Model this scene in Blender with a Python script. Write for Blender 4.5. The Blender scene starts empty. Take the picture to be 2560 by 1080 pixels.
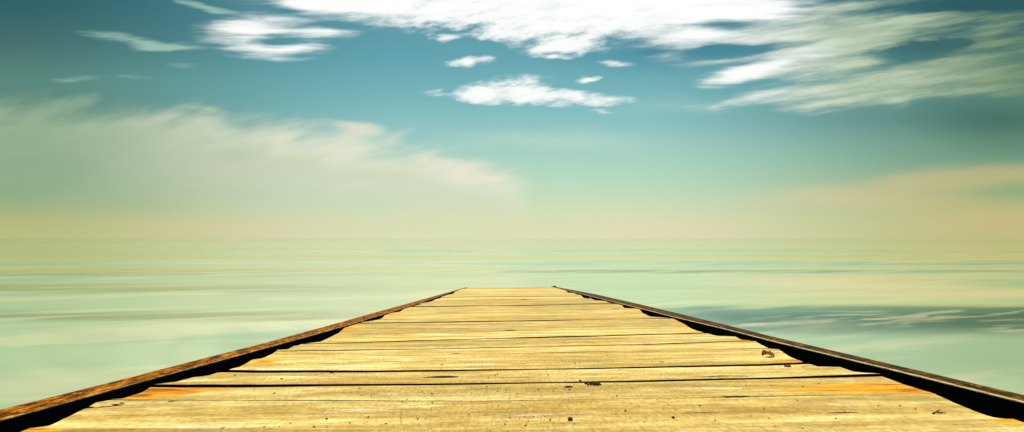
import bpy, bmesh, math, random
from mathutils import Vector, Matrix, noise as mnoise
R = math.radians
random.seed(7)
scene = bpy.context.scene
col = scene.collection

# ------------------------------------------------------------------ camera
F = 1280.0                       # focal length in photo pixels (2560 wide -> 18 mm on 36 mm)
TH = math.atan(55/F)             # camera looks slightly up
H = 2.50                         # camera height above the water
cam_d = bpy.data.cameras.new('camera'); cam = bpy.data.objects.new('camera', cam_d); col.objects.link(cam)
cam_d.sensor_width = 36; cam_d.lens = 18; cam_d.clip_start = 0.02; cam_d.clip_end = 90000
cam.location = (0, 0, H); cam.rotation_euler = (R(90)+TH, 0, 0)
scene.camera = cam
scene.view_settings.view_transform = 'Standard'; scene.view_settings.look = 'None'
scene.view_settings.exposure = 0.0; scene.view_settings.gamma = 1.0
scene.view_settings.use_curve_mapping = False

def ray(px, py):
    a = (px-1280)/F; b = (540-py)/F
    return Vector((a, math.cos(TH)-b*math.sin(TH), math.sin(TH)+b*math.cos(TH)))
def s2l(r, g, b, k=1.0):
    def f(c):
        c /= 255.0
        return (c/12.92 if c <= .04045 else ((c+.055)/1.055)**2.4)*k
    return (f(r), f(g), f(b), 1.0)

# ------------------------------------------------------------------ node helpers
class NT:
    def __init__(s, nt): s.nt = nt; s.n = nt.nodes; s.l = nt.links
    def new(s, t, **kw):
        n = s.n.new(t)
        for k, v in kw.items(): setattr(n, k, v)
        return n
    def put(s, sock, v):
        if isinstance(v, bpy.types.NodeSocket): s.l.new(v, sock)
        elif v is not None: sock.default_value = v
    def math(s, op, a, b=None, c=None, clamp=False):
        n = s.new('ShaderNodeMath', operation=op, use_clamp=clamp)
        s.put(n.inputs[0], a); s.put(n.inputs[1], b); s.put(n.inputs[2], c); return n.outputs[0]
    def vmath(s, op, a, b=None):
        n = s.new('ShaderNodeVectorMath', operation=op)
        s.put(n.inputs[0], a); s.put(n.inputs[1], b); return n.outputs[0]
    def mapr(s, v, a, b, c=0.0, d=1.0, smooth=True):
        n = s.new('ShaderNodeMapRange', interpolation_type='SMOOTHSTEP' if smooth else 'LINEAR')
        for i, x in enumerate((v, a, b, c, d)): s.put(n.inputs[i], x)
        return n.outputs[0]
    def mapping(s, v, loc=(0,0,0), rot=(0,0,0), sc=(1,1,1), t='POINT'):
        if t == 'POINT' and rot[2]:                      # turn first, stretch afterwards, so streaks really slant
            v = s.mapping(s.vturn(v, rot), loc, (0,0,0), sc); return v
        n = s.new('ShaderNodeMapping', vector_type=t)
        s.put(n.inputs['Vector'], v); n.inputs['Location'].default_value = loc
        n.inputs['Rotation'].default_value = rot; n.inputs['Scale'].default_value = sc
        return n.outputs[0]
    def vturn(s, v, rot):
        n = s.new('ShaderNodeMapping', vector_type='POINT'); s.put(n.inputs['Vector'], v)
        n.inputs['Rotation'].default_value = rot; return n.outputs[0]
    def noise(s, v, scale=1, detail=4, rough=.55, dist=0, color=False):
        n = s.new('ShaderNodeTexNoise'); s.put(n.inputs['Vector'], v)
        n.inputs['Scale'].default_value = scale; n.inputs['Detail'].default_value = detail
        n.inputs['Roughness'].default_value = rough; n.inputs['Distortion'].default_value = dist
        return n.outputs['Color' if color else 'Fac']
    def ramp(s, f, stops, interp='LINEAR'):
        n = s.new('ShaderNodeValToRGB'); s.put(n.inputs[0], f); e = n.color_ramp.elements
        n.color_ramp.interpolation = interp
        while len(e) < len(stops): e.new(0.5)
        for el, (p, c) in zip(e, stops): el.position = p; el.color = c if len(c) == 4 else (*c, 1)
        return n.outputs[0]
    def mix(s, f, a, b, mode='MIX'):
        n = s.new('ShaderNodeMix', data_type='RGBA', blend_type=mode)
        s.put(n.inputs[0], f); s.put(n.inputs[6], a); s.put(n.inputs[7], b); return n.outputs[2]
    def blob(s, v, loc, rot, sc):            # 1 at the centre, 0 at the rim of an ellipse
        m = s.mapping(v, loc, (0, 0, rot), (sc[0], sc[1], 1), 'TEXTURE')
        g = s.new('ShaderNodeTexGradient', gradient_type='SPHERICAL'); s.l.new(m, g.inputs[0]); return g.outputs['Fac']

# ------------------------------------------------------------------ sky (world)
SUN_EL, SUN_AZ = R(48), R(4)          # ahead of the camera and high
world = bpy.data.worlds.new('World'); scene.world = world; world.use_nodes = True
W = NT(world.node_tree); world.node_tree.nodes.clear()
out = W.new('ShaderNodeOutputWorld'); bg = W.new('ShaderNodeBackground'); W.l.new(bg.outputs[0], out.inputs[0])
tc = W.new('ShaderNodeTexCoord'); sx = W.new('ShaderNodeSeparateXYZ'); W.l.new(tc.outputs['Generated'], sx.inputs[0])
az = W.math('ARCTAN2', sx.outputs[0], sx.outputs[1])
ya = W.math('MAXIMUM', W.math('ABSOLUTE', sx.outputs[1]), .22)
U = W.math('DIVIDE', sx.outputs[0], ya); V = W.math('DIVIDE', sx.outputs[2], ya)   # direction as slopes sideways and upwards
cx = W.new('ShaderNodeCombineXYZ'); W.l.new(U, cx.inputs[0]); W.l.new(V, cx.inputs[1]); UV = cx.outputs[0]
def uv(px, py):
    d = ray(px, py); return d.x/d.y, d.z/d.y
nish = W.new('ShaderNodeTexSky', sky_type='NISHITA'); nish.sun_disc = False
nish.sun_elevation = SUN_EL; nish.sun_rotation = SUN_AZ; nish.dust_density = 3.0
def E(py): return uv(1280, py)[1]/1.2
elev = W.math('DIVIDE', V, 1.2)
mid = W.ramp(elev, [
    (0.0, s2l(224,226,186)), (E(540), s2l(214,223,184)), (E(470), s2l(186,218,188)), (E(400), s2l(166,210,192)),
    (E(330), s2l(142,196,193)), (E(250), s2l(112,180,185)), (E(150), s2l(84,160,172)), (E(60), s2l(70,146,160)), (1.0, s2l(60,130,150))])
sid = W.ramp(elev, [
    (0.0, s2l(190,191,130)), (E(550), s2l(184,188,126)), (E(480), s2l(146,172,124)), (E(400), s2l(108,152,122)),
    (E(300), s2l(84,130,112)), (E(200), s2l(82,132,118)), (E(110), s2l(58,107,102)), (E(10), s2l(26,90,94)), (1.0, s2l(24,80,90))])
sidef = W.mapr(W.math('ABSOLUTE', U), .18, 1.0, smooth=True)
base = W.mix(sidef, mid, sid)
base = W.mix(0.05, base, W.mix(1.0, nish.outputs[0], (.1,.1,.1,1), 'MULTIPLY'))
def blobs(lst, k=1.5, vec=None):
    tot = None
    for b in lst:
        px, py, rx, ry = b[:4]; rot = b[4] if len(b) > 4 else 0; w = b[5] if len(b) > 5 else 1.0
        u0, v0 = uv(px, py)
        g = W.blob(vec or UV, (u0, v0, 0), R(rot), (rx/F*k, ry/F*k))
        g = W.math('MULTIPLY', g, w)
        tot = g if tot is None else W.math('ADD', tot, g)
    return tot
n_h = W.noise(W.mapping(UV, sc=(5, 70, 1)), 1, 6, .6)
n_c = W.noise(W.mapping(UV, loc=(3,1,0), rot=(0,0,R(-8)), sc=(17, 48, 1)), 1, 7, .62)
n_r = W.noise(W.mapping(UV, loc=(5,2,0), rot=(0,0,R(-9)), sc=(4.5, 38, 1)), 1, 6, .58)
n_r2 = W.noise(W.mapping(UV, loc=(1,2,0), rot=(0,0,R(-16)), sc=(3, 11, 1)), 1, 4, .5)
n_l = W.noise(W.mapping(UV, loc=(1,7,0), rot=(0,0,R(-14)), sc=(4, 22, 1)), 1, 5, .55)
n_l2 = W.noise(W.mapping(UV, loc=(4,2,0), rot=(0,0,R(-27)), sc=(4.2, 13, 1)), 1, 4, .5)
n_b = W.noise(W.mapping(UV, loc=(9,4,0), sc=(2.4, 9, 1)), 1, 3, .5)
n_h, n_c, n_r, n_r2, n_l, n_l2, n_b = [W.mapr(q, .27, .73, smooth=False) for q in (n_h, n_c, n_r, n_r2, n_l, n_l2, n_b)]
wv = W.vmath('SUBTRACT', W.noise(W.mapping(UV, sc=(6, 24, 1)), 1, 4, .6, color=True), (.5,.5,.5))
UVw = W.vmath('ADD', UV, W.vmath('MULTIPLY', wv, (.14, .030, 0)))
UVs = W.vmath('ADD', UV, W.vmath('MULTIPLY', wv, (.06, .020, 0)))
deep = W.math('MULTIPLY', blobs([(1640,125,240,50),(1800,110,220,50,0,.7),(2320,120,190,45,0,1.2),(2500,300,190,70,-5,1.2),(2400,15,260,40,0,1.),(2150,300,350,40,0,.4)], vec=UVs), .62, clamp=True)
base = W.mix(deep, base, W.mix(1.0, base, W.mix(W.mapr(U, .5, .9), (.44,.66,.80,1), (.52,.64,.66,1)), 'MULTIPLY'))
def layer(base, field, noise, amp, t0, t1, colr, mx=1.0):
    f = W.math('ADD', field, W.math('MULTIPLY', W.math('MULTIPLY', W.math('SUBTRACT', noise, .5), amp), W.mapr(field, 0, .25)))
    a = W.math('MULTIPLY', W.mapr(f, t0, t1), mx)
    return W.mix(a, base, colr)
# left veil: a bank whose feathered top falls away to the right
ut = W.math('DIVIDE', W.math('ADD', U, 1.1), 1.3)
def ux(px): return (uv(px, 300)[0]+1.1)/1.3
eg = [(-100,222),(120,240),(300,252),(480,262),(620,288),(760,306),(900,310),(1020,352),(1180,392),(1290,420),(1340,470)]
edge_v = W.ramp(ut, [(max(0, ux(x)), (uv(1280, y)[1],)*3) for x, y in eg])
ev = W.math('ADD', edge_v, W.math('ADD', W.math('MULTIPLY', W.math('SUBTRACT', n_l, .5), .042), W.math('MULTIPLY', W.math('SUBTRACT', n_l2, .5), .062)))
dv = W.math('SUBTRACT', ev, V)
va = W.mapr(dv, -.018, .07)
endf = W.mapr(W.math('ADD', U, W.math('MULTIPLY', W.math('SUBTRACT', n_l2, .5), .10)), .055, -.02)
lowf = W.mapr(V, .0, .15)
va = W.math('MULTIPLY', W.math('MULTIPLY', va, endf), lowf)
crest = W.math('MULTIPLY', W.mapr(dv, .10, .035), W.mapr(n_l, .1, .9, .25, 1))
vc = W.mix(W.mapr(U, -1.0, -.28), s2l(148,176,142), s2l(222,222,194))
vcc = W.mix(W.mapr(U, -1.0, -.4), s2l(160,186,152), s2l(238,236,216))
vb = W.mix(W.math('MULTIPLY', W.mapr(n_b, .3, .7), .35), vc, W.mix(W.mapr(U, -.95, -.15), s2l(134,168,136), s2l(192,212,184)))
base = W.mix(W.math('MULTIPLY', va, .9), base, W.mix(crest, vb, vcc))
base = layer(base, blobs([(1215,442,110,40,-6,1.0),(1090,400,70,22,-14,.7),(870,316,110,15,-6,.9),(960,350,70,16,-10,.5),(520,276,70,12,-6,.6)], vec=UVw), n_l2, .5, .10, 1.1, W.mix(W.mapr(U, -.6, -.2), s2l(196,210,178), s2l(240,232,212)), .8)
low = blobs([(2140,490,300,36,3),(2480,435,260,30,2),(2500,550,300,50),(1650,570,400,26,0,.7),(620,570,300,24,0,.8)], vec=UVw)
lowc = W.mix(sidef, s2l(230,218,182), s2l(204,188,134))
base = layer(base, low, n_b, .3, .05, .9, lowc, .62)
base = layer(base, blobs([(1400,350,300,34,0,.8),(1650,265,200,40,0,.6),(1410,455,45,16,0,.8)], vec=UVw), n_b, .4, .1, 1.1, s2l(196,222,206), .55)
# right-hand streaming cloud with dark windows in it
rc = blobs([(1900,70,260,70,6),(2120,90,220,80,10),(2330,60,230,50,12,.7),(2500,110,170,60,8,.8),(2020,165,230,32,12,1.2),(2250,205,300,48,6,1.1),(2480,205,200,60,0,1.0),
            (2080,235,190,40,2,1.0),(1795,268,65,16,0,.75),(2330,285,140,14,-14,.6),(1960,262,120,14,-8,.5)], vec=UVw)
rh = blobs([(1815,62,85,20,0,1.2),(1870,122,130,17,4,1.1),(1990,204,120,15,5,1.0),(2310,122,130,26,8,1.3),(2480,285,170,42,-6,1.3),(2420,10,220,22,6,.9),(2180,130,110,12,10,.7),(1980,8,110,16,4,1.2),(2120,40,80,12,14,.5)], vec=UVw)
rf = W.math('SUBTRACT', W.math('MULTIPLY', rc, .74), W.math('MULTIPLY', rh, .72))
nr = W.math('ADD', W.math('MULTIPLY', n_r, .72), W.math('MULTIPLY', n_r2, .28))
rcl = W.mapr(n_r, .3, .8)
rcc = W.mix(W.mapr(U, .40, .72), s2l(242,246,240), s2l(196,212,184))
rcc = W.mix(W.mapr(U, .68, 1.05), rcc, s2l(122,152,116))
rcc = W.mix(W.math('MULTIPLY', W.math('SUBTRACT', 1.0, rcl), .55), rcc, W.mix(1.0, rcc, (.50,.62,.62,1), 'MULTIPLY'))
base = layer(base, rf, nr, 1.7, -.05, 1.15, rcc, .96)
# white clouds
wh = blobs([(1300,-20,540,88),(960,-5,230,52,-4),(1620,15,300,72),(1850,20,160,50,6,.9),(1750,95,110,26,6,.8),(780,8,80,20,-8,.8),(1380,66,200,30,0,.6),
            (1405,118,110,25,0,.95),(1262,92,50,14,0,.6),(1165,153,54,14,6,.8),(1112,97,34,11,0,.7),(1380,146,42,6,0,.6),(1535,158,44,7,0,.6),
            (1320,243,205,20,-2,1.1),(1275,212,95,22,6,.75),(1467,201,30,10,8,.8),(1505,280,34,7,0,.5),
            (650,88,130,42,-2,.95),(700,128,110,20,0,.7),(830,82,70,13,-4,.8),(590,70,60,24,0,.4),(1850,184,100,20,12,.9),(1950,158,150,22,16,.7),
            (1300,-260,900,200)], k=1.5, vec=UVs)
hole = blobs([(690,103,62,15,0,1.05),(1055,12,50,14,30,.6),(1815,62,85,18,0,1.0),(1860,120,120,12,4,.8),(1530,50,24,7,0,.7)], vec=UVs)
wh = W.math('SUBTRACT', wh, hole)
cw = W.mapr(W.math('ABSOLUTE', U), .12, .40)
nmix = W.math('ADD', W.math('MULTIPLY', n_c, W.math('SUBTRACT', 1.0, W.math('MULTIPLY', cw, .8))), W.math('MULTIPLY', n_h, W.math('MULTIPLY', cw, .8)))
wa0 = W.math('ADD', wh, W.math('MULTIPLY', W.math('MULTIPLY', W.math('SUBTRACT', nmix, .5), .95), W.mapr(wh, 0, .3)))
wa = W.mapr(wa0, W.math('SUBTRACT', .08, W.math('MULTIPLY', cw, .08)), W.math('ADD', .80, W.math('MULTIPLY', cw, .18)))
wcol = W.mix(W.math('MULTIPLY', W.mapr(wa0, 1.3, .4), .35), (1.02, 1.02, 1.0, 1), s2l(222,236,232))
base = W.mix(W.math('MULTIPLY', wa, W.mapr(nmix, 0, .55, .80, .98)), base, wcol)
ww = blobs([(320,100,90,10,-9),(420,116,80,9,0,.9),(515,20,60,9,-14),(170,200,60,7,4,.6),(460,162,45,10,0,.6),(335,195,50,7,0,.45)], k=1.8, vec=UVs)
base = layer(base, ww, n_h, .8, .12, 1.0, s2l(168,206,190), .75)
# below the horizon the dome carries on the horizon colour
bg.inputs['Strength'].default_value = 0.1
W.l.new(W.mix(1.0, base, (10,10,10,1), 'MULTIPLY'), bg.inputs['Color'])

sl = bpy.data.lights.new('sun', 'SUN'); so = bpy.data.objects.new('sun', sl); col.objects.link(so)
sl.energy = 5.0; sl.angle = R(0.5); sl.color = (1.0, .92, .70)
sd = Vector((math.sin(SUN_AZ)*math.cos(SUN_EL), math.cos(SUN_AZ)*math.cos(SUN_EL), math.sin(SUN_EL)))
so.rotation_euler = sd.to_track_quat('Z', 'Y').to_euler(); so.location = (0, 10, 30)

# ------------------------------------------------------------------ helpers
def material(name):
    m = bpy.data.materials.new(name); m.use_nodes = True
    N = NT(m.node_tree); p = m.node_tree.nodes['Principled BSDF']; return m, N, p
def simple(name, rgb, rough=.8, scale=60, var=.35, bump=.3, spec=.3):
    m, N, p = material(name)
    t = N.new('ShaderNodeTexCoord').outputs['Object']
    n = N.noise(t, scale, 5, .65)
    lo = tuple(c*(1-var) for c in rgb)+(1,); hi = tuple(min(1, c*(1+var)) for c in rgb)+(1,)
    N.l.new(N.ramp(n, [(.3, lo), (.7, hi)]), p.inputs['Base Color'])
    p.inputs['Roughness'].default_value = rough; p.inputs['Specular IOR Level'].default_value = spec
    b = N.new('ShaderNodeBump'); b.inputs['Strength'].default_value = bump; b.inputs['Distance'].default_value = .002
    N.l.new(n, b.inputs['Height']); N.l.new(b.outputs[0], p.inputs['Normal'])
    return m
def link(name, bm, mats, parent=None, smooth=False):
    me = bpy.data.meshes.new(name); bm.to_mesh(me); bm.free()
    for m in (mats if isinstance(mats, (list, tuple)) else [mats]): me.materials.append(m)
    if smooth:
        for p in me.polygons: p.use_smooth = True
    o = bpy.data.objects.new(name, me); col.objects.link(o)
    if parent is not None: o.parent = parent
    return o
def tag(o, label, cat, group=None):
    o['label'] = label; o['category'] = cat
    if group: o['group'] = group
    return o
def interp(pts, x):
    if x <= pts[0][0]: a, b = pts[0], pts[1]
    elif x >= pts[-1][0]: a, b = pts[-2], pts[-1]
    else:
        for a, b in zip(pts, pts[1:]):
            if a[0] <= x <= b[0]: break
    t = (x-a[0])/(b[0]-a[0]) if b[0] != a[0] else 0
    return a[1]+t*(b[1]-a[1])

# ------------------------------------------------------------------ water
def build_water():
    def axis(lim, fine, step, growth):
        v = [0.0]; s = step
        while v[-1] < lim:
            if v[-1] > fine: s *= growth
            v.append(v[-1]+s)
        return v
    ys = [-y for y in axis(3000, 6, .5, 1.35)][:0:-1] + axis(60000, 60, .15, 1.10)
    xp = axis(60000, 50, .8, 1.15); xs = [-x for x in xp[:0:-1]] + xp
    def sm(a, b, x):
        t = max(0, min(1, (x-a)/(b-a))); return t*t*(3-2*t)
    swells = [  # long slow swells: foot, crest, far foot, height, side-to-side fade from, to, sign
        (13.6, 17.6, 26, .13, 2.0, 6.5, 1), (11.2, 15.0, 18.2, .055, 2, 9, -1), (18.2, 22.9, 29.5, .10, 3, 16, -1),
        (29.5, 33.5, 45, .13, 6, 26, -1), (34.8, 38.2, 46, .11, -8, 2, 1), (46, 53, 70, .20, -70, -30, 1), (70, 78, 92, .16, -90, -60, 1),
        (95, 106, 120, .2, -90, -60, 1), (8.2, 10.8, 14.0, .018, 3, 7, 1)]
    def hgt(x, y):
        z = 0
        for (y0, y1, y2, a, x0, x1, sg) in swells:
            dy = (.5*math.sin(x*.06+y1) + .25*math.sin(x*.19+2*y1))*y1/20
            yy = y-dy
            if y0 < yy < y2: z += a*(sm(y0, y1, yy) if yy < y1 else 1-sm(y1, y2, yy))*sm(x0, x1, x*sg)
        f = 1/(1+(max(0, abs(x)-60)/30)**2)*(1 if y > 0 else 0)
        if f > .01 and y < 160:
            z += f*sm(0, 8, y)*.012*mnoise.noise(Vector((x*.06, y*.30, 3.1)))
        return z*f if y < 160 else 0
    bm = bmesh.new(); rows = []
    for y in ys: rows.append([bm.verts.new((x, y, hgt(x, y))) for x in xs])
    for r0, r1 in zip(rows, rows[1:]):
        for i in range(len(xs)-1): bm.faces.new((r0[i], r0[i+1], r1[i+1], r1[i]))
    m, N, p = material('still milky sea water')
    t = N.new('ShaderNodeTexCoord').outputs['Object']
    sp = N.new('ShaderNodeSeparateXYZ'); N.l.new(t, sp.inputs[0]); X, Y = sp.outputs[0], sp.outputs[1]
    n1 = N.noise(N.mapping(t, sc=(.03, .14, 1)), 1, 2, .45, .8)
    n2 = N.noise(N.mapping(t, sc=(.003, .030, 1)), 1, 3, .5)
    n3 = N.noise(N.mapping(t, sc=(.0006, .012, 1)), 1, 4, .6)
    hsum = N.math('ADD', N.math('MULTIPLY', n1, .05), N.math('MULTIPLY', N.math('ADD', N.math('MULTIPLY', N.math('SUBTRACT', n2, .5), 1.5), N.math('MULTIPLY', N.math('SUBTRACT', n3, .5), 5.0)), N.mapr(Y, 20, 140)))
    # sky reflections painted into the colour: dark band and swirls right, dull bands left
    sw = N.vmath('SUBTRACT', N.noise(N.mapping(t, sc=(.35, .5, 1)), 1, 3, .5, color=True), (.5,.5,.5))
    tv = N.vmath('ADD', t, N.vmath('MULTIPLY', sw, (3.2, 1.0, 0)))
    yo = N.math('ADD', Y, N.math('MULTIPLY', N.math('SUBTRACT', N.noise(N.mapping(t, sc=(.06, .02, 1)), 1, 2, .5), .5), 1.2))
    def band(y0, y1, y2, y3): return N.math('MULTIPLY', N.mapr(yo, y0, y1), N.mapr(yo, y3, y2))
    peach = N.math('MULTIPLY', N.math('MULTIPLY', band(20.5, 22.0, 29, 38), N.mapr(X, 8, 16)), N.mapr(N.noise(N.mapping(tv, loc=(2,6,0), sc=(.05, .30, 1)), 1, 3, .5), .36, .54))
    dark_refl = N.math('MULTIPLY', band(12.4, 14.8, 17.3, 18.9), N.mapr(X, 2.5, 7.0))
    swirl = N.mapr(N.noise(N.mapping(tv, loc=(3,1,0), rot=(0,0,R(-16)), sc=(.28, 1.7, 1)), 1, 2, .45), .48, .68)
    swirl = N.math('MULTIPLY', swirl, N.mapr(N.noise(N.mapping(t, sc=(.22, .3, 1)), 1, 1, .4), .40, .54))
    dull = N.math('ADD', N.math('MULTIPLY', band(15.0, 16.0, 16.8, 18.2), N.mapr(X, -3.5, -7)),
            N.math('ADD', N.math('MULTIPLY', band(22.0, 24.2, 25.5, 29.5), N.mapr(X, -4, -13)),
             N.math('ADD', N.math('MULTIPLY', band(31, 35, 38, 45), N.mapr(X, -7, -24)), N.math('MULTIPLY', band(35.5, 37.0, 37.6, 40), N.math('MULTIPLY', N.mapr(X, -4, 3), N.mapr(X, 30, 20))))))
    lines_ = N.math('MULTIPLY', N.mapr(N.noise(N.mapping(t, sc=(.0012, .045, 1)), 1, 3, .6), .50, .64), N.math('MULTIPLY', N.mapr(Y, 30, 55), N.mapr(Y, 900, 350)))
    water_refl = N.mix(N.math('MULTIPLY', dull, .90), (.56, .68, .43, 1), (.29, .29, .12, 1))  # milky water tone; painted reflection bands, lines and cream patches mix over it
    water_refl = N.mix(N.math('MULTIPLY', lines_, .9), water_refl, (.40, .44, .24, 1))
    water_refl = N.mix(N.math('MULTIPLY', N.mapr(N.noise(N.mapping(tv, loc=(7,3,0), rot=(0,0,R(-18)), sc=(.09, .60, 1)), 1, 4, .55), .46, .64), .8), water_refl, (.88, .84, .54, 1))
    water_refl = N.mix(N.math('MULTIPLY', peach, .9), water_refl, (.98, .82, .56, 1))
    water_refl = N.mix(N.math('MULTIPLY', dark_refl, .88), water_refl, N.mix(swirl, (.06, .085, .04, 1), (.72, .60, .34, 1)))
    b = N.new('ShaderNodeBump'); b.inputs['Strength'].default_value = 1; b.inputs['Distance'].default_value = 1
    N.l.new(hsum, b.inputs['Height'])
    gl = N.new('ShaderNodeBsdfGlossy'); gl.inputs['Roughness'].default_value = .05; gl.inputs['Color'].default_value = (.98, .98, .86, 1)
    df = N.new('ShaderNodeBsdfDiffuse'); N.l.new(water_refl, df.inputs['Color'])
    fr = N.new('ShaderNodeFresnel'); fr.inputs['IOR'].default_value = 1.33
    ms = N.new('ShaderNodeMixShader'); N.l.new(N.math('ADD', N.math('MULTIPLY', fr.outputs[0], .68), .30, clamp=True), ms.inputs[0])
    N.l.new(df.outputs[0], ms.inputs[1]); N.l.new(gl.outputs[0], ms.inputs[2])
    for q in (gl, fr): N.l.new(b.outputs[0], q.inputs['Normal'])
    N.l.new(ms.outputs[0], N.n['Material Output'].inputs['Surface']); N.n.remove(p)
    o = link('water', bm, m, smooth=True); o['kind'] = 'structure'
build_water()

# ------------------------------------------------------------------ pier frame
HD = 0.45                                    # eye height above the deck
ax = ray(1267, 690).normalized(); r2 = ray(2267, 678)
nrm = r2.cross(ax).normalized()
if nrm.z < 0: nrm = -nrm
xx = ax.cross(nrm).normalized()
CAM = Vector((0, 0, H)); O = CAM - nrm*HD
M = Matrix((( xx.x, ax.x, nrm.x, O.x), (xx.y, ax.y, nrm.y, O.y), (xx.z, ax.z, nrm.z, O.z), (0, 0, 0, 1)))
pier = bpy.data.objects.new('pier', None); col.objects.link(pier); pier.matrix_world = M
tag(pier, 'weathered yellow wooden plank pier with rusty steel edges sloping out over calm water', 'pier')
def P(px, py, z=0.0):                        # where the line of sight meets the deck plane, in pier coordinates
    d = ray(px, py); t = (z-HD)/d.dot(nrm); p = CAM + d*t - O
    return p.dot(xx), p.dot(ax)
YEND = P(1280, 718.2)[1]
print('deck end', YEND, 'height above water', (O+ax*YEND).z)

# seams between boards: photo points, gap in metres, open at left / middle / right (0..1)
seams = [
 ([(110,1071),(1280,1074),(1750,1068),(2470,1050)], .002, (0,.6,.3)),
 ([(250,1001),(1280,1003),(2340,985)], .001, (.3,0,.2)),
 ([(385,964),(640,964),(960,960.5),(1280,957),(1530,953),(1920,945),(2200,936)], .034, (1.0,.38,.75)),
 ([(570,927),(640,928.5),(900,928),(1280,923.5),(1491,920),(1920,911),(2010,907)], .026, (1.0,.12,.8)),
 ([(655,898),(1280,885),(1667,876),(1925,871)], .006, (0,.0,.9)),
 ([(690,877.5),(880,875),(1280,868.7),(1442,865),(1632,860),(1880,852)], .020, (1,.8,.9)),
 ([(740,865),(1280,857),(1820,841)], .003, (.5,0,.5)),
 ([(774,859),(1027,851.5),(1280,844.5),(1491,839.7),(1758,832)], .028, (.5,.8,.8)),
 ([(848,838),(1280,829),(1727,821)], .002, (.5,.2,0)),
 ([(886,808),(1280,802.5),(1526,798),(1678,795.5)], .045, (.8,.8,.9)),
 ([(965,781),(1280,776),(1597,771)], .004, (.6,.2,.5)),
 ([(1041,766),(1280,763.7),(1526,758.5),(1554,758)], .075, (1,.9,.9)),
 ([(1094,752),(1240,749),(1460,746)], .06, (1,.7,.4)),
 ([(1104,743),(1240,741.3),(1380,740.3),(1450,740)], .09, (1,.9,.6)),
 ([(1132,735.4),(1280,734),(1420,732.2)], .03, (.6,.8,.3)),
 ([(1144,728),(1343,728),(1405,727)], .05, (.8,.6,.8)),
 ([(1160,721.5),(1280,721.3),(1395,720.5)], .16, (1,.7,.7)),
]
left_px = [(-60,1122),(0,1100),(52,1080),(80,1070),(109,1070),(150,1050),(189,1031),(208,1022),(247,1002),(301,1000),(327,990),(358,980),(374,970),(384,962),
 (386,958.8),(413,957),(435,955),(484,941),(521,938),(545,931),(567,926.5),(572,924.5),(598,918),(631,900),(653,898),(690,880),(693,874.5),(718,872.6),(738,863.6),(762,858.5),
 (798,855),(823,844),(848,832),(863,817),(874,815),(886,807),(936,802),(955,796),(965,784),(1001,779.5),(1011,769),(1036,765.5),(1043,759),(1076,754.5),(1090,747.5),
 (1101,745.7),(1105,741.5),(1120,737),(1132.6,734.5),(1138,729),(1148,725),(1157,721.5),(1166,718.2)]
right_px = [(2700,1112),(2640,1086),(2559,1057),(2526,1047.6),(2485,1044),(2452,1032),(2396,1009.6),(2330,982),(2257,958),(2204,939.6),(2200,932),(2156,931),(2130,927),
 (2100,916),(2044,915),(2010,906),(1978,893),(1945,872),(1923,871.6),(1883.5,851.3),(1857,849.5),(1839.5,841.8),(1794,839),(1758.5,831),(1727,821.4),(1709,809),(1678,794.8),(1628,792),
 (1607,782.7),(1598,771.4),(1561,769.7),(1553,760),(1523,757),(1514,751.7),(1487.6,750),(1478,746),(1460,745.5),(1452,737.5),(1439,735.6),(1437,732.3),(1420,731.5),(1414,726),
 (1405,722.5),(1397,721.5),(1384,718.2)]
def outline(px):                             # as (y, x) pairs sorted along the pier
    pts = [P(*p) for p in px]; pts = [(y, x) for x, y in pts]
    o = [pts[0]]
    for q in pts[1:]:
        if q[0] <= o[-1][0]+.002: q = (o[-1][0]+.002, q[1])
        o.append(q)
    o.insert(0, (-3.2, o[0][1])); return o
OL, OR = outline(left_px), outline(right_px)
OL = [(y, x) for y, x in OL]; OR = [(y, x) for y, x in OR]

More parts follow.
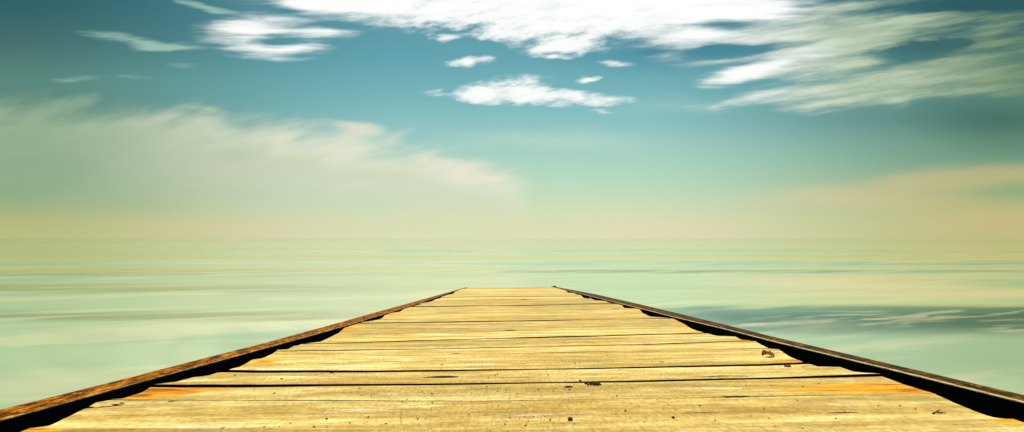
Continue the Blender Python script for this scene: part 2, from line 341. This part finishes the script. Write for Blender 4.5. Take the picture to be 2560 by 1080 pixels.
# ------------------------------------------------------------------ deck material
def wood_material():
    m, N, p = material('weathered deck timber')
    t = N.new('ShaderNodeTexCoord').outputs['Object']
    at = N.new('ShaderNodeAttribute', attribute_name='board'); at.attribute_type = 'GEOMETRY'
    sep = N.new('ShaderNodeSeparateXYZ'); N.l.new(at.outputs['Vector'], sep.inputs[0])   # x: random, y: random
    off = N.vmath('MULTIPLY', at.outputs['Vector'], (37, 91, 13))
    v = N.vmath('ADD', t, off)
    warp = N.vmath('SUBTRACT', N.noise(N.mapping(v, sc=(.9, 2.2, 1)), 1, 3, .5, color=True), (.5,.5,.5))
    v = N.vmath('ADD', v, N.vmath('MULTIPLY', warp, (.25, .05, 0)))
    streak = N.noise(N.mapping(v, sc=(.6, 7, 1)), 1, 7, .66)
    fine = N.noise(N.mapping(v, sc=(4, 130, 1)), 1, 5, .6)
    hair = N.noise(N.mapping(v, sc=(9, 420, 1)), 1, 3, .6)
    blotch = N.noise(N.mapping(v, loc=(4,4,0), sc=(1.3, 3.6, 1)), 1, 5, .65)
    c = N.ramp(streak, [(.30, s2l(170,140,78)), (.43, s2l(196,168,98)), (.52, s2l(214,188,118)), (.61, s2l(240,218,154)), (.74, s2l(255,242,200))])
    # greyed, silvered runs
    grey = N.mapr(N.noise(N.mapping(v, loc=(8,1,0), sc=(.4, 7, 1)), 1, 5, .6), .54, .72)
    c = N.mix(N.math('MULTIPLY', grey, .55), c, s2l(156,150,100))
    # warm ochre runs
    och = N.mapr(N.noise(N.mapping(v, loc=(2,9,0), sc=(.6, 5, 1)), 1, 4, .6), .52, .75)
    c = N.mix(N.math('MULTIPLY', och, .5), c, s2l(214,172,84))
    # sun-bleached crests
    wh = N.mapr(N.math('MULTIPLY', N.noise(N.mapping(v, loc=(5,3,0), sc=(1.4, 16, 1)), 1, 5, .7), N.math('ADD', blotch, .5)), .58, .74)
    c = N.mix(N.math('MULTIPLY', wh, .85), c, s2l(255,246,218))
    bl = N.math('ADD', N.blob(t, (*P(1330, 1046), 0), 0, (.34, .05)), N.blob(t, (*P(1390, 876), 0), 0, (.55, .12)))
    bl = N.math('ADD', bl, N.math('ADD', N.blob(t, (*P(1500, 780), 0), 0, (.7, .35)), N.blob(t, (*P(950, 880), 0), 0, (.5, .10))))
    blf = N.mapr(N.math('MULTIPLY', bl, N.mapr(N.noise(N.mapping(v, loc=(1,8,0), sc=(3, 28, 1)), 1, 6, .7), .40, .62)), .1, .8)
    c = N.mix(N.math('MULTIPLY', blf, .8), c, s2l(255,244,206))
    # board to board tone
    tone = N.mapr(sep.outputs[0], 0, 1, .80, 1.16, False)
    tb = N.new('ShaderNodeCombineXYZ')
    for i in range(3): N.l.new(tone, tb.inputs[i])
    c = N.mix(1.0, c, tb.outputs[0], 'MULTIPLY')
    # grain
    g = N.mapr(fine, .32, .66, .66, 1.10); gh = N.mapr(hair, .3, .6, .78, 1.05)
    gg = N.math('MULTIPLY', g, gh); cb = N.new('ShaderNodeCombineXYZ')
    for i in range(3): N.l.new(gg, cb.inputs[i])
    c = N.mix(.6, c, cb.outputs[0], 'MULTIPLY')
    mo = N.mapr(N.noise(N.mapping(v, loc=(6,6,0), sc=(6, 13, 1)), 1, 6, .72), .36, .64, .76, 1.20)
    cm = N.new('ShaderNodeCombineXYZ')
    for i, k in enumerate((.75, 1.0, 1.45)): N.l.new(N.math('POWER', mo, k), cm.inputs[i])
    c = N.mix(.85, c, cm.outputs[0], 'MULTIPLY')
    sal = N.mapr(N.noise(N.mapping(t, loc=(2,3,0), sc=(75, 30, 1)), 1, 3, .7), .33, .67, .74, 1.24)
    cs = N.new('ShaderNodeCombineXYZ')
    for i, k in enumerate((.8, 1.0, 1.4)): N.l.new(N.math('POWER', sal, k), cs.inputs[i])
    c = N.mix(.8, c, cs.outputs[0], 'MULTIPLY')
    c = N.mix(1.0, c, (1.16, 1.09, .94, 1), 'MULTIPLY')
    # checks: long thin dry splits
    chk = N.math('MULTIPLY', N.mapr(N.noise(N.mapping(v, loc=(3,3,0), sc=(1.6, 75, 1)), 1, 3, .5), .70, .76),
                 N.mapr(N.noise(N.mapping(v, loc=(7,2,0), sc=(1.5, 3, 1)), 1, 2, .5), .48, .60))
    c = N.mix(N.math('MULTIPLY', chk, .8), c, s2l(70,48,18))
    # specks of dirt
    vo = N.new('ShaderNodeTexVoronoi'); N.l.new(N.mapping(t, sc=(1, 1, 0)), vo.inputs['Vector']); vo.inputs['Scale'].default_value = 26; vo.inputs['Randomness'].default_value = 1
    vs = N.new('ShaderNodeSeparateXYZ'); N.l.new(vo.outputs['Color'], vs.inputs[0])
    rad = N.math('MULTIPLY', N.math('POWER', vs.outputs[0], 6), .13)
    sp = N.mapr(N.math('SUBTRACT', vo.outputs['Distance'], rad), -.05, .02, 1, 0)
    sp = N.math('MULTIPLY', sp, N.mapr(vs.outputs[1], .35, .5))
    c = N.mix(N.math('MULTIPLY', sp, .8), c, s2l(84,52,20))
    # rust and damp stains where the steel bleeds into the board ends (they stay with the board)
    def field(lst):
        tot = None
        for (px, py, rx, ry, rot, w) in lst:
            x0, y0 = P(px, py); x1 = P(px+rx, py)[0]; ya = P(px, py-ry)[1]; yb = P(px, py+ry)[1]
            g_ = N.math('MULTIPLY', N.blob(tw, (x0, y0, 0), R(rot), (x1-x0, (ya-yb)/2)), w)
            tot = g_ if tot is None else N.math('ADD', tot, g_)
        return tot
    tw = N.vmath('ADD', N.mapping(t, sc=(1,1,0)), N.vmath('MULTIPLY', N.vmath('SUBTRACT', N.noise(N.mapping(t, sc=(7, 30, 1)), 1, 5, .65, color=True), (.5,.5,.5)), (.16, .035, 0)))
    orange = field([(2230,968,210,18,0,1.6),(2120,972,260,14,0,1.1),(2295,976,70,12,0,1.2),(390,982,120,16,0,1.8),(345,990,80,12,0,1.6),(480,975,150,8,0,1.0),
                    (2540,1054,110,9,0,1.2),(70,1078,110,9,0,1.1),(660,905,60,12,0,.8),(870,822,60,7,0,1.0),(1590,772,40,4,0,1.2),(1715,812,40,9,0,1.0),
                    (1990,902,90,6,0,1.0),(1870,850,40,3,0,1.2),(1030,768,30,4,0,.9),(980,783,30,4,0,.8),(2180,940,60,5,0,.9),(560,934,50,5,0,.6)])
    on = N.noise(N.mapping(t, sc=(5, 40, 1)), 1, 6, .65)
    of = N.mapr(N.math('ADD', orange, N.math('MULTIPLY', N.math('SUBTRACT', on, .5), 1.2)), .10, .62)
    oc = N.ramp(on, [(.36, s2l(176,90,4)), (.48, s2l(224,150,16)), (.62, s2l(240,190,60))])
    c = N.mix(N.math('MULTIPLY', of, .97), c, oc)
    red = field([(385,977,70,7,0,1.7),(350,989,50,7,0,1.5),(440,976,90,4,0,1.2),(2270,974,70,8,0,1.0)])
    rf = N.mapr(N.math('ADD', red, N.math('MULTIPLY', N.math('SUBTRACT', on, .5), 1.2)), .2, 1.0)
    c = N.mix(N.math('MULTIPLY', rf, .85), c, N.ramp(fine, [(.35, s2l(84,30,0)), (.5, s2l(160,68,0)), (.62, s2l(216,120,8))]))
    gry = field([(2300,998,220,10,0,1.0),(2050,1000,200,8,0,.7),(420,1010,200,9,0,.8),(640,1018,200,9,0,.5),(1350,776,200,4,0,.6),(1120,782,80,4,0,.8)])
    gf = N.mapr(N.math('ADD', gry, N.math('MULTIPLY', N.math('SUBTRACT', fine, .5), 1.4)), .15, .9)
    c = N.mix(N.math('MULTIPLY', gf, .6), c, s2l(138,130,76))
    # splits and knots that go into the wood
    cr = field([(1105,940,44,3.0,0,2.2),(258,1016.5,50,1.4,27,2.2),(291,1011,9,5,0,2.0),(222,1017,22,2.5,0,1.8),(1835,993,48,2.3,0,1.8),(1170,879,1,1,0,0),(437,1003,18,1.6,0,1.3),(1277,826,20,1.6,0,1.6),
                (1220,870,14,2.0,0,1.6),(1045,762,8,1.6,0,1.8),(1730,915,22,1.0,0,1.2),(2110,1030,70,1.2,0,.8),(1750,1031,60,1.0,0,1.0),(1340,1018,50,1.0,0,.5),(1310,749,12,1.0,0,1.4),
                (510,963,50,1.2,0,.8),(1590,1040,1,1,0,0),(700,930,60,1.2,0,.8),(1540,772,12,.8,0,1.2),(1140,884,14,1.2,0,1.0),(1290,942,160,.9,0,.7)])
    crf = N.mapr(N.math('ADD', cr, N.math('MULTIPLY', N.math('SUBTRACT', fine, .5), .9)), .20, .42)
    c = N.mix(crf, c, (.004,.003,.001,1))
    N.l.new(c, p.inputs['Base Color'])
    p.inputs['Roughness'].default_value = .85; p.inputs['Specular IOR Level'].default_value = .10
    hsum = N.math('ADD', N.math('MULTIPLY', fine, .9), N.math('ADD', N.math('MULTIPLY', hair, .3), N.math('MULTIPLY', streak, 2.2)))
    hsum = N.math('SUBTRACT', hsum, N.math('MULTIPLY', N.math('ADD', chk, crf), 1.5))
    b = N.new('ShaderNodeBump'); b.inputs['Strength'].default_value = .8; b.inputs['Distance'].default_value = .0035
    N.l.new(hsum, b.inputs['Height']); N.l.new(b.outputs[0], p.inputs['Normal'])
    return m
wood = wood_material()
edge = simple('dirty shade-dark board edge', (.012, .008, .004), .95, 40, .5, .4, .1)  # board sides kept near black: dirt plus gap shade put into the colour
black_steel = simple('black steel with channel shade', (.003, .0028, .0025), .9, 80, .5, .6, .06)  # near-black base colour carries the shade inside the channel; also the black bracket

# ------------------------------------------------------------------ deck: every board a solid, all in one mesh
def build_deck():
    bm = bmesh.new(); lay = bm.verts.layers.float_vector.new('board')
    lines = []
    for pts, gap, op in seams:
        lp = sorted([P(*q) for q in pts]); lines.append((lp, gap, op))
    XW = 2.2
    def seam_y(k, x):
        lp, gap, op = lines[k]
        y = interp(lp, max(lp[0][0], min(lp[-1][0], x)))
        t = (x+1.4)/3.0
        t = max(0, min(1, t))
        o = op[0]+(op[1]-op[0])*t*2 if t < .5 else op[1]+(op[2]-op[1])*(t-.5)*2
        return y, gap*(o*.85+.15 if gap > .015 else o)*2.25
    # board near / far edge functions
    nb = []
    back = [-3.1, -2.8, -2.5, -2.2, -1.9, -1.6, -1.3, -1.0, -.7, -.4, -.1, .2, .5, .8, 1.1]
    y_first = seam_y(0, 0)[0]
    back = [b for b in back if b < y_first-.22]
    for i, b in enumerate(back):
        nxt = back[i+1] if i+1 < len(back) else None
        nb.append((('c', b), ('c', nxt) if nxt is not None else ('s', 0)))
    for k in range(len(lines)):
        nb.append((('s', k), ('s', k+1) if k+1 < len(lines) else ('c', YEND)))
    def edge_y(e, x, side, seed):
        k = e[1]*1.37 if e[0] == 's' else e[1]*5
        if e[0] == 's' and seams[e[1]][1] > .015: k += seed
        rag = mnoise.noise(Vector((x*9, k*7.3, 1.5)))*.0022 + mnoise.noise(Vector((x*45, k*3.1, 8.5)))*.0012
        if e[0] == 'c':
            return e[1] + side*.003 + rag
        y, g = seam_y(e[1], x)
        d = max(1.0, y/2.2)
        return y + side*(g/2 if g > .002 else .00005) + rag*min(3, d)
    # the gap itself is open; 17-20 boards in view
    for bi, (e0, e1) in enumerate(nb):
        seed = bi+1.37
        rnd = (random.random(), random.random(), random.random())
        ym = edge_y(e0, 0, 1, seed)
        far = ym > 5
        # x range along near edge and far edge follow the ragged end outline at each y
        nx = 150 if (not far and ym > .8) else 60
        ny = 12 if (not far and ym > .8) else 8
        lift = (random.random()-.5)*(.002 if ym < 1.7 else .006)
        tilt = (random.random()-.5)*.010
        def xl(y): return interp(OL, y) + mnoise.noise(Vector((y*30, seed, 0)))*.004
        def xr(y): return interp(OR, y) + mnoise.noise(Vector((y*30, seed, 5)))*.004
        top = []
        for j in range(ny+1):
            s = j/ny; row = []
            for i in range(nx+1):
                u = i/nx
                x = -1.5+u*3.3
                for _ in range(3):
                    ya = edge_y(e0, x, 1, seed); yb = edge_y(e1, x, -1, seed+5)
                    if yb < ya+.004: yb = ya+.004
                    y = ya+(yb-ya)*s
                    x = xl(y)+(xr(y)-xl(y))*u
                ya = edge_y(e0, x, 1, seed); yb = edge_y(e1, x, -1, seed+5)
                if yb < ya+.004: yb = ya+.004
                y = ya+(yb-ya)*s
                z = -.0035*(4*s*(1-s))+.0015 + lift*.5 + tilt*(u-.5)*.5
                z += mnoise.noise(Vector((x*1.4, seed*3, 2)))*.003
                r = min(s, 1-s)*(yb-ya)
                ee = e0 if s < .5 else e1
                open_ = min(1, seam_y(ee[1], x)[1]/.02) if ee[0] == 's' else 1
                if r < .004: z -= .003*(1-r/.004)*open_
                v = bm.verts.new((x, y, z)); v[lay] = rnd; row.append(v)
            top.append(row)
        for a, b in zip(top, top[1:]):
            for i in range(nx): bm.faces.new((a[i], a[i+1], b[i+1], b[i])).material_index = 0
        # sides and underside
        ring = top[0] + [r[-1] for r in top[1:]] + top[-1][-2::-1] + [r[0] for r in top[-2:0:-1]]
        low = []
        for v in ring:
            w = bm.verts.new((v.co.x, v.co.y, v.co.z-.05)); w[lay] = rnd; low.append(w)
        n = len(ring)
        for i in range(n):
            e_ = bm.edges.get((ring[i], ring[(i+1) % n]))
            if e_: e_.smooth = False
            f = bm.faces.new((ring[i], low[i], low[(i+1) % n], ring[(i+1) % n])); f.material_index = 1
        lrow0 = low[:nx+1]
        cur = low
        # underside strip: near edge to far edge
        nearl = low[:nx+1]; farl = low[nx+ny:nx+ny+nx+1][::-1]
        for i in range(nx):
            f = bm.faces.new((nearl[i+1], nearl[i], farl[i], farl[i+1])) if len({nearl[i+1], nearl[i], farl[i], farl[i+1]}) == 4 else None
            if f: f.material_index = 1
    o = link('deck', bm, [wood, edge], pier)
    for p in o.data.polygons: p.use_smooth = p.material_index == 0
    o['label'] = 'sun-bleached cross boards with dark open gaps and ragged ends'
    return o
deck = build_deck()

# ------------------------------------------------------------------ steel edge beams
ZR = .016
def beam_lines(outer, inner):
    a = sorted([P(*q, ZR)[::-1] for q in outer]); b = sorted([P(*q, ZR)[::-1] for q in inner])
    return a, b
L_out = [(0,1024.5),(111,997),(260,960),(464,907.5),(647,861),(816,815.5),(957,776),(1062,747),(1140,725),(1172,716.3)]
L_in = [(0,1050.5),(122,1018),(260,980),(413,938),(525,908),(640,876.5),(781,838),(890,806.5),(992,775.6),(1080,747),(1150,723),(1172,717.3)]
R_out = [(1384,716),(1491,736),(1597,760),(1702,785),(1808,810.5),(1934,842),(2100,880.5),(2220,908.7),(2341,936.5),(2470,967),(2560,987.5)]
R_in = [(1384,717.3),(1421,727),(1583,766.5),(1685,792.5),(1808,821.5),(1934,853.6),(2100,893.5),(2230,924.5),(2378,961),(2560,1006)]
def rust(name, c0, c1, c2, c3, sc=1.0, sh=0.0):
    m, N, p = material(name)
    t = N.new('ShaderNodeTexCoord').outputs['Object']
    a = N.noise(N.mapping(t, sc=(34*sc, 13*sc, 34*sc)), 1, 6, .72, .6)
    f = N.noise(N.mapping(t, sc=(260, 90, 260)), 1, 4, .7)
    mix = N.math('ADD', N.math('MULTIPLY', a, .65), N.math('MULTIPLY', f, .35))
    c = N.ramp(mix, [(.38+sh, c0), (.46+sh, c1), (.53+sh, c2), (.62+sh, c3)])
    N.l.new(c, p.inputs['Base Color']); p.inputs['Roughness'].default_value = .9; p.inputs['Specular IOR Level'].default_value = .05
    b = N.new('ShaderNodeBump'); b.inputs['Strength'].default_value = 1; b.inputs['Distance'].default_value = .003
    N.l.new(mix, b.inputs['Height']); N.l.new(b.outputs[0], p.inputs['Normal'])
    return m
rust_l = rust('orange rust', s2l(20,8,1), s2l(84,40,3), s2l(168,94,5), s2l(240,168,28), sh=.012)
rust_r = rust('brown rust', s2l(20,12,4), s2l(58,40,14), s2l(104,70,22), s2l(186,118,30), sh=.03)
lipm = rust('worn pale steel edge', s2l(150,122,70), s2l(226,198,136), s2l(250,228,168), s2l(255,244,204))
lipl = rust('dull grey steel edge', s2l(76,56,20), s2l(150,118,54), s2l(200,168,92), s2l(240,212,136))
def sweep(bm, prof_fn, y0, y1, dy, cap=True, mats=None):
    prev = None; n = int((y1-y0)/dy)+1
    for i in range(n+1):
        y = y0+(y1-y0)*i/n
        ring = [bm.verts.new((x, y, z)) for x, z in prof_fn(y)]
        if prev:
            k = len(ring)
            for j in range(k):
                f = bm.faces.new((prev[j], prev[(j+1) % k], ring[(j+1) % k], ring[j]))
                if mats: f.material_index = mats[j]
        elif cap: bm.faces.new(ring[::-1]).material_index = (mats[0] if mats else 0)
        prev = ring
    if cap: bm.faces.new(prev).material_index = (mats[0] if mats else 0)
def make_beam(outer, inner, sgn, topm, label):
    a, b = beam_lines(outer, inner)
    yend = YEND+.25
    def xo(y): return interp(a, y) if y > a[0][0] else a[0][1]
    def xi(y): return interp(b, y) if y > b[0][0] else b[0][1]
    LW = .005 if sgn < 0 else .0065
    # channel: top flange, web down the inner side, black bottom flange added to fill the gap under the board ends
    def prof(y):
        o_, i_ = xo(y), xi(y)
        n_ = mnoise.noise(Vector((y*14, sgn*3, 0)))*.0018+mnoise.noise(Vector((y*60, sgn*3, 4)))*.0010
        i_ += n_
        c = i_+sgn*LW
        pts = [(o_, ZR), (c, ZR), (c, ZR-.005), (i_+sgn*.004, ZR-.006), (i_+sgn*.004, -.085), (i_-sgn*.42, -.085),
               (i_-sgn*.42, -.12), (i_+sgn*.03, -.12), (i_+sgn*.03, ZR-.02), (o_, ZR-.02)]
        return pts if sgn > 0 else pts
    bm = bmesh.new()
    #        top  step  under web   added flange ...
    mats = [0, 1, 1, 1, 1, 1, 1, 1, 0, 0]
    sweep(bm, prof, -3.2, yend, .05, mats=mats)
    bmesh.ops.recalc_face_normals(bm, faces=bm.faces)
    o = link('edge_beam', bm, [topm, black_steel], pier); o['label'] = label
    bm = bmesh.new()
    def lp(y):
        i_ = xi(y)
        n_ = mnoise.noise(Vector((y*14, sgn*3, 0)))*.0018+mnoise.noise(Vector((y*60, sgn*3, 4)))*.0010
        i_ += n_; c = i_+sgn*(LW-.0005); zt = ZR+.002+mnoise.noise(Vector((y*30, sgn, 2)))*.0008
        return [(c, ZR-.0045), (c, zt), (i_+sgn*.002, zt), (i_, zt-.003), (i_+sgn*.001, ZR-.0045)]
    sweep(bm, lp, -3.2, yend-.02, .02)
    bmesh.ops.recalc_face_normals(bm, faces=bm.faces)
    link('lip', bm, lipm if sgn > 0 else lipl, o)
    return o
bl = make_beam(L_out, L_in, -1, rust_l, 'orange rusted steel edge beam')
br = make_beam(R_out, R_in, 1, rust_r, 'darker brown rusted steel edge beam')

# bolts on the far part of the right-hand beam, end bracket, piles and cross beams under the deck
galv = simple('bolt steel', (.45, .42, .34), .5, 90, .3)
def cyl(bm, c, r, h, seg=12, r2=None):
    bmesh.ops.create_cone(bm, cap_ends=True, segments=seg, radius1=r, radius2=r2 or r, depth=h, matrix=Matrix.Translation(c))
for px, py in ((1439, 734.5), (1476, 744)):
    x, y = P(px, py, .0); bm = bmesh.new(); cyl(bm, (x, y, 0), .022, .03, 6); cyl(bm, (x, y, .02), .012, .02, 10, .010)
    cyl(bm, (x, y, -.04), .01, .09, 8)
    link('bolt', bm, galv, pier)
x, y = P(1385, 718, .0)
bm = bmesh.new(); bmesh.ops.create_cube(bm, size=1, matrix=Matrix.Translation((x+.03, y+.06, .01)) @ Matrix.Diagonal((.12, .12, .08, 1)))
bmesh.ops.bevel(bm, geom=bm.edges[:], offset=.012, segments=2, affect='EDGES'); link('end_bracket', bm, black_steel, pier)
pilem = simple('dark wet pile timber', (.06, .045, .03), .9, 12, .5)
Mi = M.inverted()
for k, yl in enumerate((-2.5, .8, 4.2, 7.6, 11.0, 14.4, 17.8, YEND-.8)):
    bm = bmesh.new()
    bmesh.ops.create_cube(bm, size=1, matrix=Matrix.Translation((.12, yl, -.20)) @ Matrix.Diagonal((2.9, .16, .15, 1)))
    bmesh.ops.bevel(bm, geom=bm.edges[:], offset=.008, segments=1, affect='EDGES')
    link('cross_beam', bm, pilem, pier)
    for xl_ in (-1.15, 1.35):
        w = M @ Vector((xl_, yl, -.27)); bot = Mi @ Vector((w.x, w.y, -1.6))
        bm = bmesh.new(); p0 = Vector((xl_, yl, -.27)); d = bot-p0
        rot = d.to_track_quat('-Z', 'Y').to_matrix().to_4x4()
        bmesh.ops.create_cone(bm, cap_ends=True, segments=20, radius1=.12, radius2=.10, depth=d.length, matrix=Matrix.Translation((p0+bot)/2) @ rot)
        link('pile', bm, pilem, pier, smooth=False)

# ------------------------------------------------------------------ loose bits lying on the boards
barkm = simple('dark bark', (.035, .018, .008), .9, 300, .6, .8)
brownm = simple('brown bark chip', (.20, .085, .03), .85, 250, .6, .8)
leafm = simple('dry curled leaf', (.42, .24, .08), .7, 120, .5, .5)
straw = simple('dry grass straw', (.62, .50, .24), .7, 200, .3, .2)
stone = simple('dark pebble', (.045, .03, .02), .7, 200, .5, .5)
def place(o, px, py, rz=0, dz=0):
    x, y = P(px, py); w = M @ Vector((x, y, dz))
    o.matrix_world = Matrix.Translation(w) @ M.to_3x3().to_4x4() @ Matrix.Rotation(rz, 4, 'Z'); return o
def lump(name, size, mat, seed, flat=.6):
    bm = bmesh.new(); bmesh.ops.create_icosphere(bm, subdivisions=3, radius=.5)
    for v in bm.verts:
        n = mnoise.noise(v.co*2.3+Vector((seed, 0, 0)))*.35 + mnoise.noise(v.co*6+Vector((seed, 4, 0)))*.14
        v.co *= 1+n
        v.co.x *= size[0]; v.co.y *= size[1]; v.co.z = max(v.co.z, -.3)*size[2]
        v.co.z += .3*size[2]
    return link(name, bm, mat)
def px2m(px, py): # metres per photo pixel at that spot
    return abs(P(px+1, py)[0]-P(px, py)[0])
bits = [ # name, material, px, py, width px, height mm, depth ratio, label, category, group
 ('bark_chip', barkm, 1422, 967.5, 22, 7, .5, 'flat dark bark chip lying right of centre just below the long open board gap', 'bark chip'),
 ('pebble', stone, 1426, 1049, 13, 11, .9, 'roundest black pebble, lying right of centre on the nearest board', 'pebble'),
 ('pebble', stone, 1683, 1044, 8, 7, .8, 'small black pebble alone on the nearest board, right of the larger black pebble', 'pebble'),
 ('bark_chip', brownm, 1969, 915.5, 17, 10, .7, 'reddish brown rounded bark chip beside the gap near the right board ends', 'bark chip'),
 ('bark_chip', barkm, 1222, 871, 13, 5, .5, 'small dark chip sitting in the board gap left of centre', 'bark chip'),
 ('bark_chip', barkm, 1276, 826.5, 13, 6, .5, 'dark flat chip alone in the middle of the deck, farthest of the dark chips', 'bark chip'),
 ('pebble', stone, 686, 983, 6, 5, .9, 'tiny dark pebble on the left of the wide near board', 'pebble'),
 ('pebble', stone, 704, 947, 5, 5, .9, 'tiny dark pebble on the narrow board above the long open gap, far left', 'pebble'),
 ('pebble', stone, 1937, 1067, 6, 5, .9, 'tiny dark pebble at the bottom edge of the photo, right side', 'pebble'),
 ('bark_chip', brownm, 1655, 905, 8, 5, .7, 'tiny brown chip alone on the board right of centre', 'bark chip'),
 ('pebble', brownm, 817, 1047, 6, 5, .9, 'small brown pebble left of centre on the nearest board', 'pebble'),
 ('pebble', stone, 1080, 984, 5, 4, .9, 'tiny black pebble left of centre, highest of the scatter on the wide near board', 'pebble'),
 ('bark_chip', barkm, 1500, 962, 8, 5, .6, 'small dark crumb just right of the dark bark clump below the gap', 'bark chip'),
 ('pebble', stone, 1081, 1007, 5, 4, .9, 'tiny black pebble left of centre in the middle of the near boards', 'pebble'),
 ('bark_chip', barkm, 830, 932, 9, 4, .5, 'small dark crumb just below the gap, left part of the deck', 'bark chip'),
 ('bark_chip', brownm, 1105, 913, 12, 5, .6, 'thin brown crumb left of centre on the board above the split', 'bark chip'),
]
for i, (nm, mt, px, py, wp, hm, dr, lab, cat) in enumerate(bits):
    s = px2m(px, py)*wp
    o = lump(nm, (s, s*dr*1.0, hm/1000), mt, i*3.7); place(o, px, py, random.uniform(-.3, .3), -.001)
    tag(o, lab, cat, 'dark chips and crumbs on the boards' if nm == 'bark_chip' else 'small pebbles on the boards')
# clump of crumbled bark
def clump():
    bm = bmesh.new()
    for k in range(26):
        x = random.gauss(0, .016); y = random.gauss(0, .012); r = random.uniform(.002, .006)*(1.4 if abs(x) < .01 else 1)
        g = bmesh.ops.create_icosphere(bm, subdivisions=2, radius=r, matrix=Matrix.Translation((x, y, r*.5)) @ Matrix.Rotation(random.random()*3, 4, 'Z') @ Matrix.Diagonal((1.6, .8, .7, 1)))
        for v in g['verts']: v.co += mnoise.noise_vector(v.co*200)*r*.3
    return link('bark_clump', bm, barkm)
tag(place(clump(), 1485, 961.5), 'clump of crumbled black bark just below the open board gap right of centre', 'bark clump')
def tube(bm, pts, r0, r1, seg=6):
    prev = None
    for i, p in enumerate(pts):
        r = r0+(r1-r0)*i/(len(pts)-1); d = (pts[min(i+1, len(pts)-1)]-pts[max(i-1, 0)]).normalized()
        q = d.to_track_quat('Z', 'Y')
        ring = [bm.verts.new(p+q @ Vector((r*math.cos(a), r*math.sin(a), 0))) for a in [2*math.pi*j/seg for j in range(seg)]]
        if prev:
            for j in range(seg): bm.faces.new((prev[j], prev[(j+1) % seg], ring[(j+1) % seg], ring[j]))
        else: bm.faces.new(ring[::-1])
        prev = ring
    bm.faces.new(prev)
# dried curled leaf with stalk, near the right board ends
def leaf():
    e = bpy.data.objects.new('dry_leaf', None); col.objects.link(e)
    bm = bmesh.new(); rows = []
    for i in range(15):
        u = i/14; row = []
        for j in range(11):
            v = (j/10-.5)*2
            w = .034*math.sin(math.pi*min(1, u*.94+.03))**.7*(1+.10*math.sin(u*31))
            ang = v*1.9
            row.append(bm.verts.new((u*.075-.037, math.sin(ang)*w*.7, .006+w*.75*(1-math.cos(ang))*.62+.006*math.sin(u*5)+mnoise.noise(Vector((u*6, v*3, 1)))*.004)))
        rows.append(row)
    for a, b in zip(rows, rows[1:]):
        for j in range(10): bm.faces.new((a[j], a[j+1], b[j+1], b[j]))
    geom = bmesh.ops.solidify(bm, geom=bm.faces[:], thickness=.0012)
    link('blade', bm, leafm, e, smooth=True)
    bm = bmesh.new(); tube(bm, [Vector((.03, 0, .008)), Vector((.045, .004, .012)), Vector((.062, .002, .016)), Vector((.075, -.004, .015))], .0016, .0009)
    tube(bm, [Vector((.03, -.006, .006)), Vector((.045, -.014, .006)), Vector((.060, -.022, .003))], .0013, .0007)
    link('stalk', bm, brownm, e)
    return e
tag(place(leaf(), 1920, 891, .25), 'dry curled brown leaf with a stalk near the right board ends', 'leaf')
def twig(lst, mat, name, r=.0016):
    bm = bmesh.new()
    for pts in lst: tube(bm, [Vector(p) for p in pts], r, r*.45)
    return link(name, bm, mat)
tag(place(twig([[(-.022, -.006, .001), (-.005, .002, .003), (.014, .010, .007), (.020, .014, .008)], [(-.004, .002, .003), (.012, .000, .002), (.022, -.003, .001)]], barkm, 'twig', .0022), 2345, 1033, 0),
    'short dark forked twig on the nearest board at far right', 'twig')
tag(place(twig([[(0, -.03, .0015), (.006, 0, .003), (.012, .04, .006), (.018, .07, .004)]], straw, 'straw', .0009), 775, 950, -.2), 'thin pale straw lying across the narrow board on the left', 'straw')
tag(place(twig([[(-.03, 0, .001), (.0, .004, .004), (.03, -.003, .002)]], brownm, 'twig', .0016), 2020, 916.5, 0), 'short brown twig beside the reddish chip near the right board ends', 'twig')
tag(place(twig([[(-.02, 0, .001), (.0, .003, .003), (.022, 0, .002)]], barkm, 'twig', .0016), 1990, 910, 0), 'dark twig lying in the end of the gap by the right board ends', 'twig')
# tuft of dry grass sagging across the open gap
bm = bmesh.new()
for k in range(22):
    x0 = random.uniform(-.07, .07); l = random.uniform(.04, .10)*random.choice((-1, 1)); y0 = random.uniform(-.006, .01)
    pts = [Vector((x0+l*u, y0-.030*math.sin(u*2.2)*random.uniform(.6, 1.1)+.012, .004+.004*math.sin(math.pi*u))) for u in (0, .25, .5, .75, 1)]
    tube(bm, pts, .0008, .0005, 5)
g = link('grass_tuft', bm, straw); tag(place(g, 1810, 943.5), 'wisps of pale dry grass sagging across the long open gap right of centre', 'dry grass')
# fine grit: nobody could count it
bm = bmesh.new()
for k in range(760):
    c = random.random()
    if c < .14: px, py = random.choice(((1065, 1010), (1350, 1050), (1130, 865), (1460, 905), (1400, 968), (1290, 978))); px += random.gauss(0, 32); py += random.gauss(0, 7)
    elif c < .5: px, py = random.gauss(1300, 330), random.uniform(890, 1075)
    elif c < .7: px, py = random.gauss(1380, 260), random.uniform(800, 900)
    else: px, py = random.uniform(300, 2300), random.uniform(850, 1078)
    x, y = P(px, py)
    if not (interp(OL, y)+.03 < x < interp(OR, y)-.03): continue
    r = abs(random.gauss(0, .0011))+.0005
    bmesh.ops.create_icosphere(bm, subdivisions=1, radius=r, matrix=Matrix.Translation((x, y, .001)) @ Matrix.Rotation(random.random()*3, 4, 'Z') @ Matrix.Diagonal((1.7, 1, .8, 1)))
gr = link('grit', bm, brownm); gr.matrix_world = M; gr['kind'] = 'stuff'; gr['label'] = 'fine dark grit scattered over the boards'
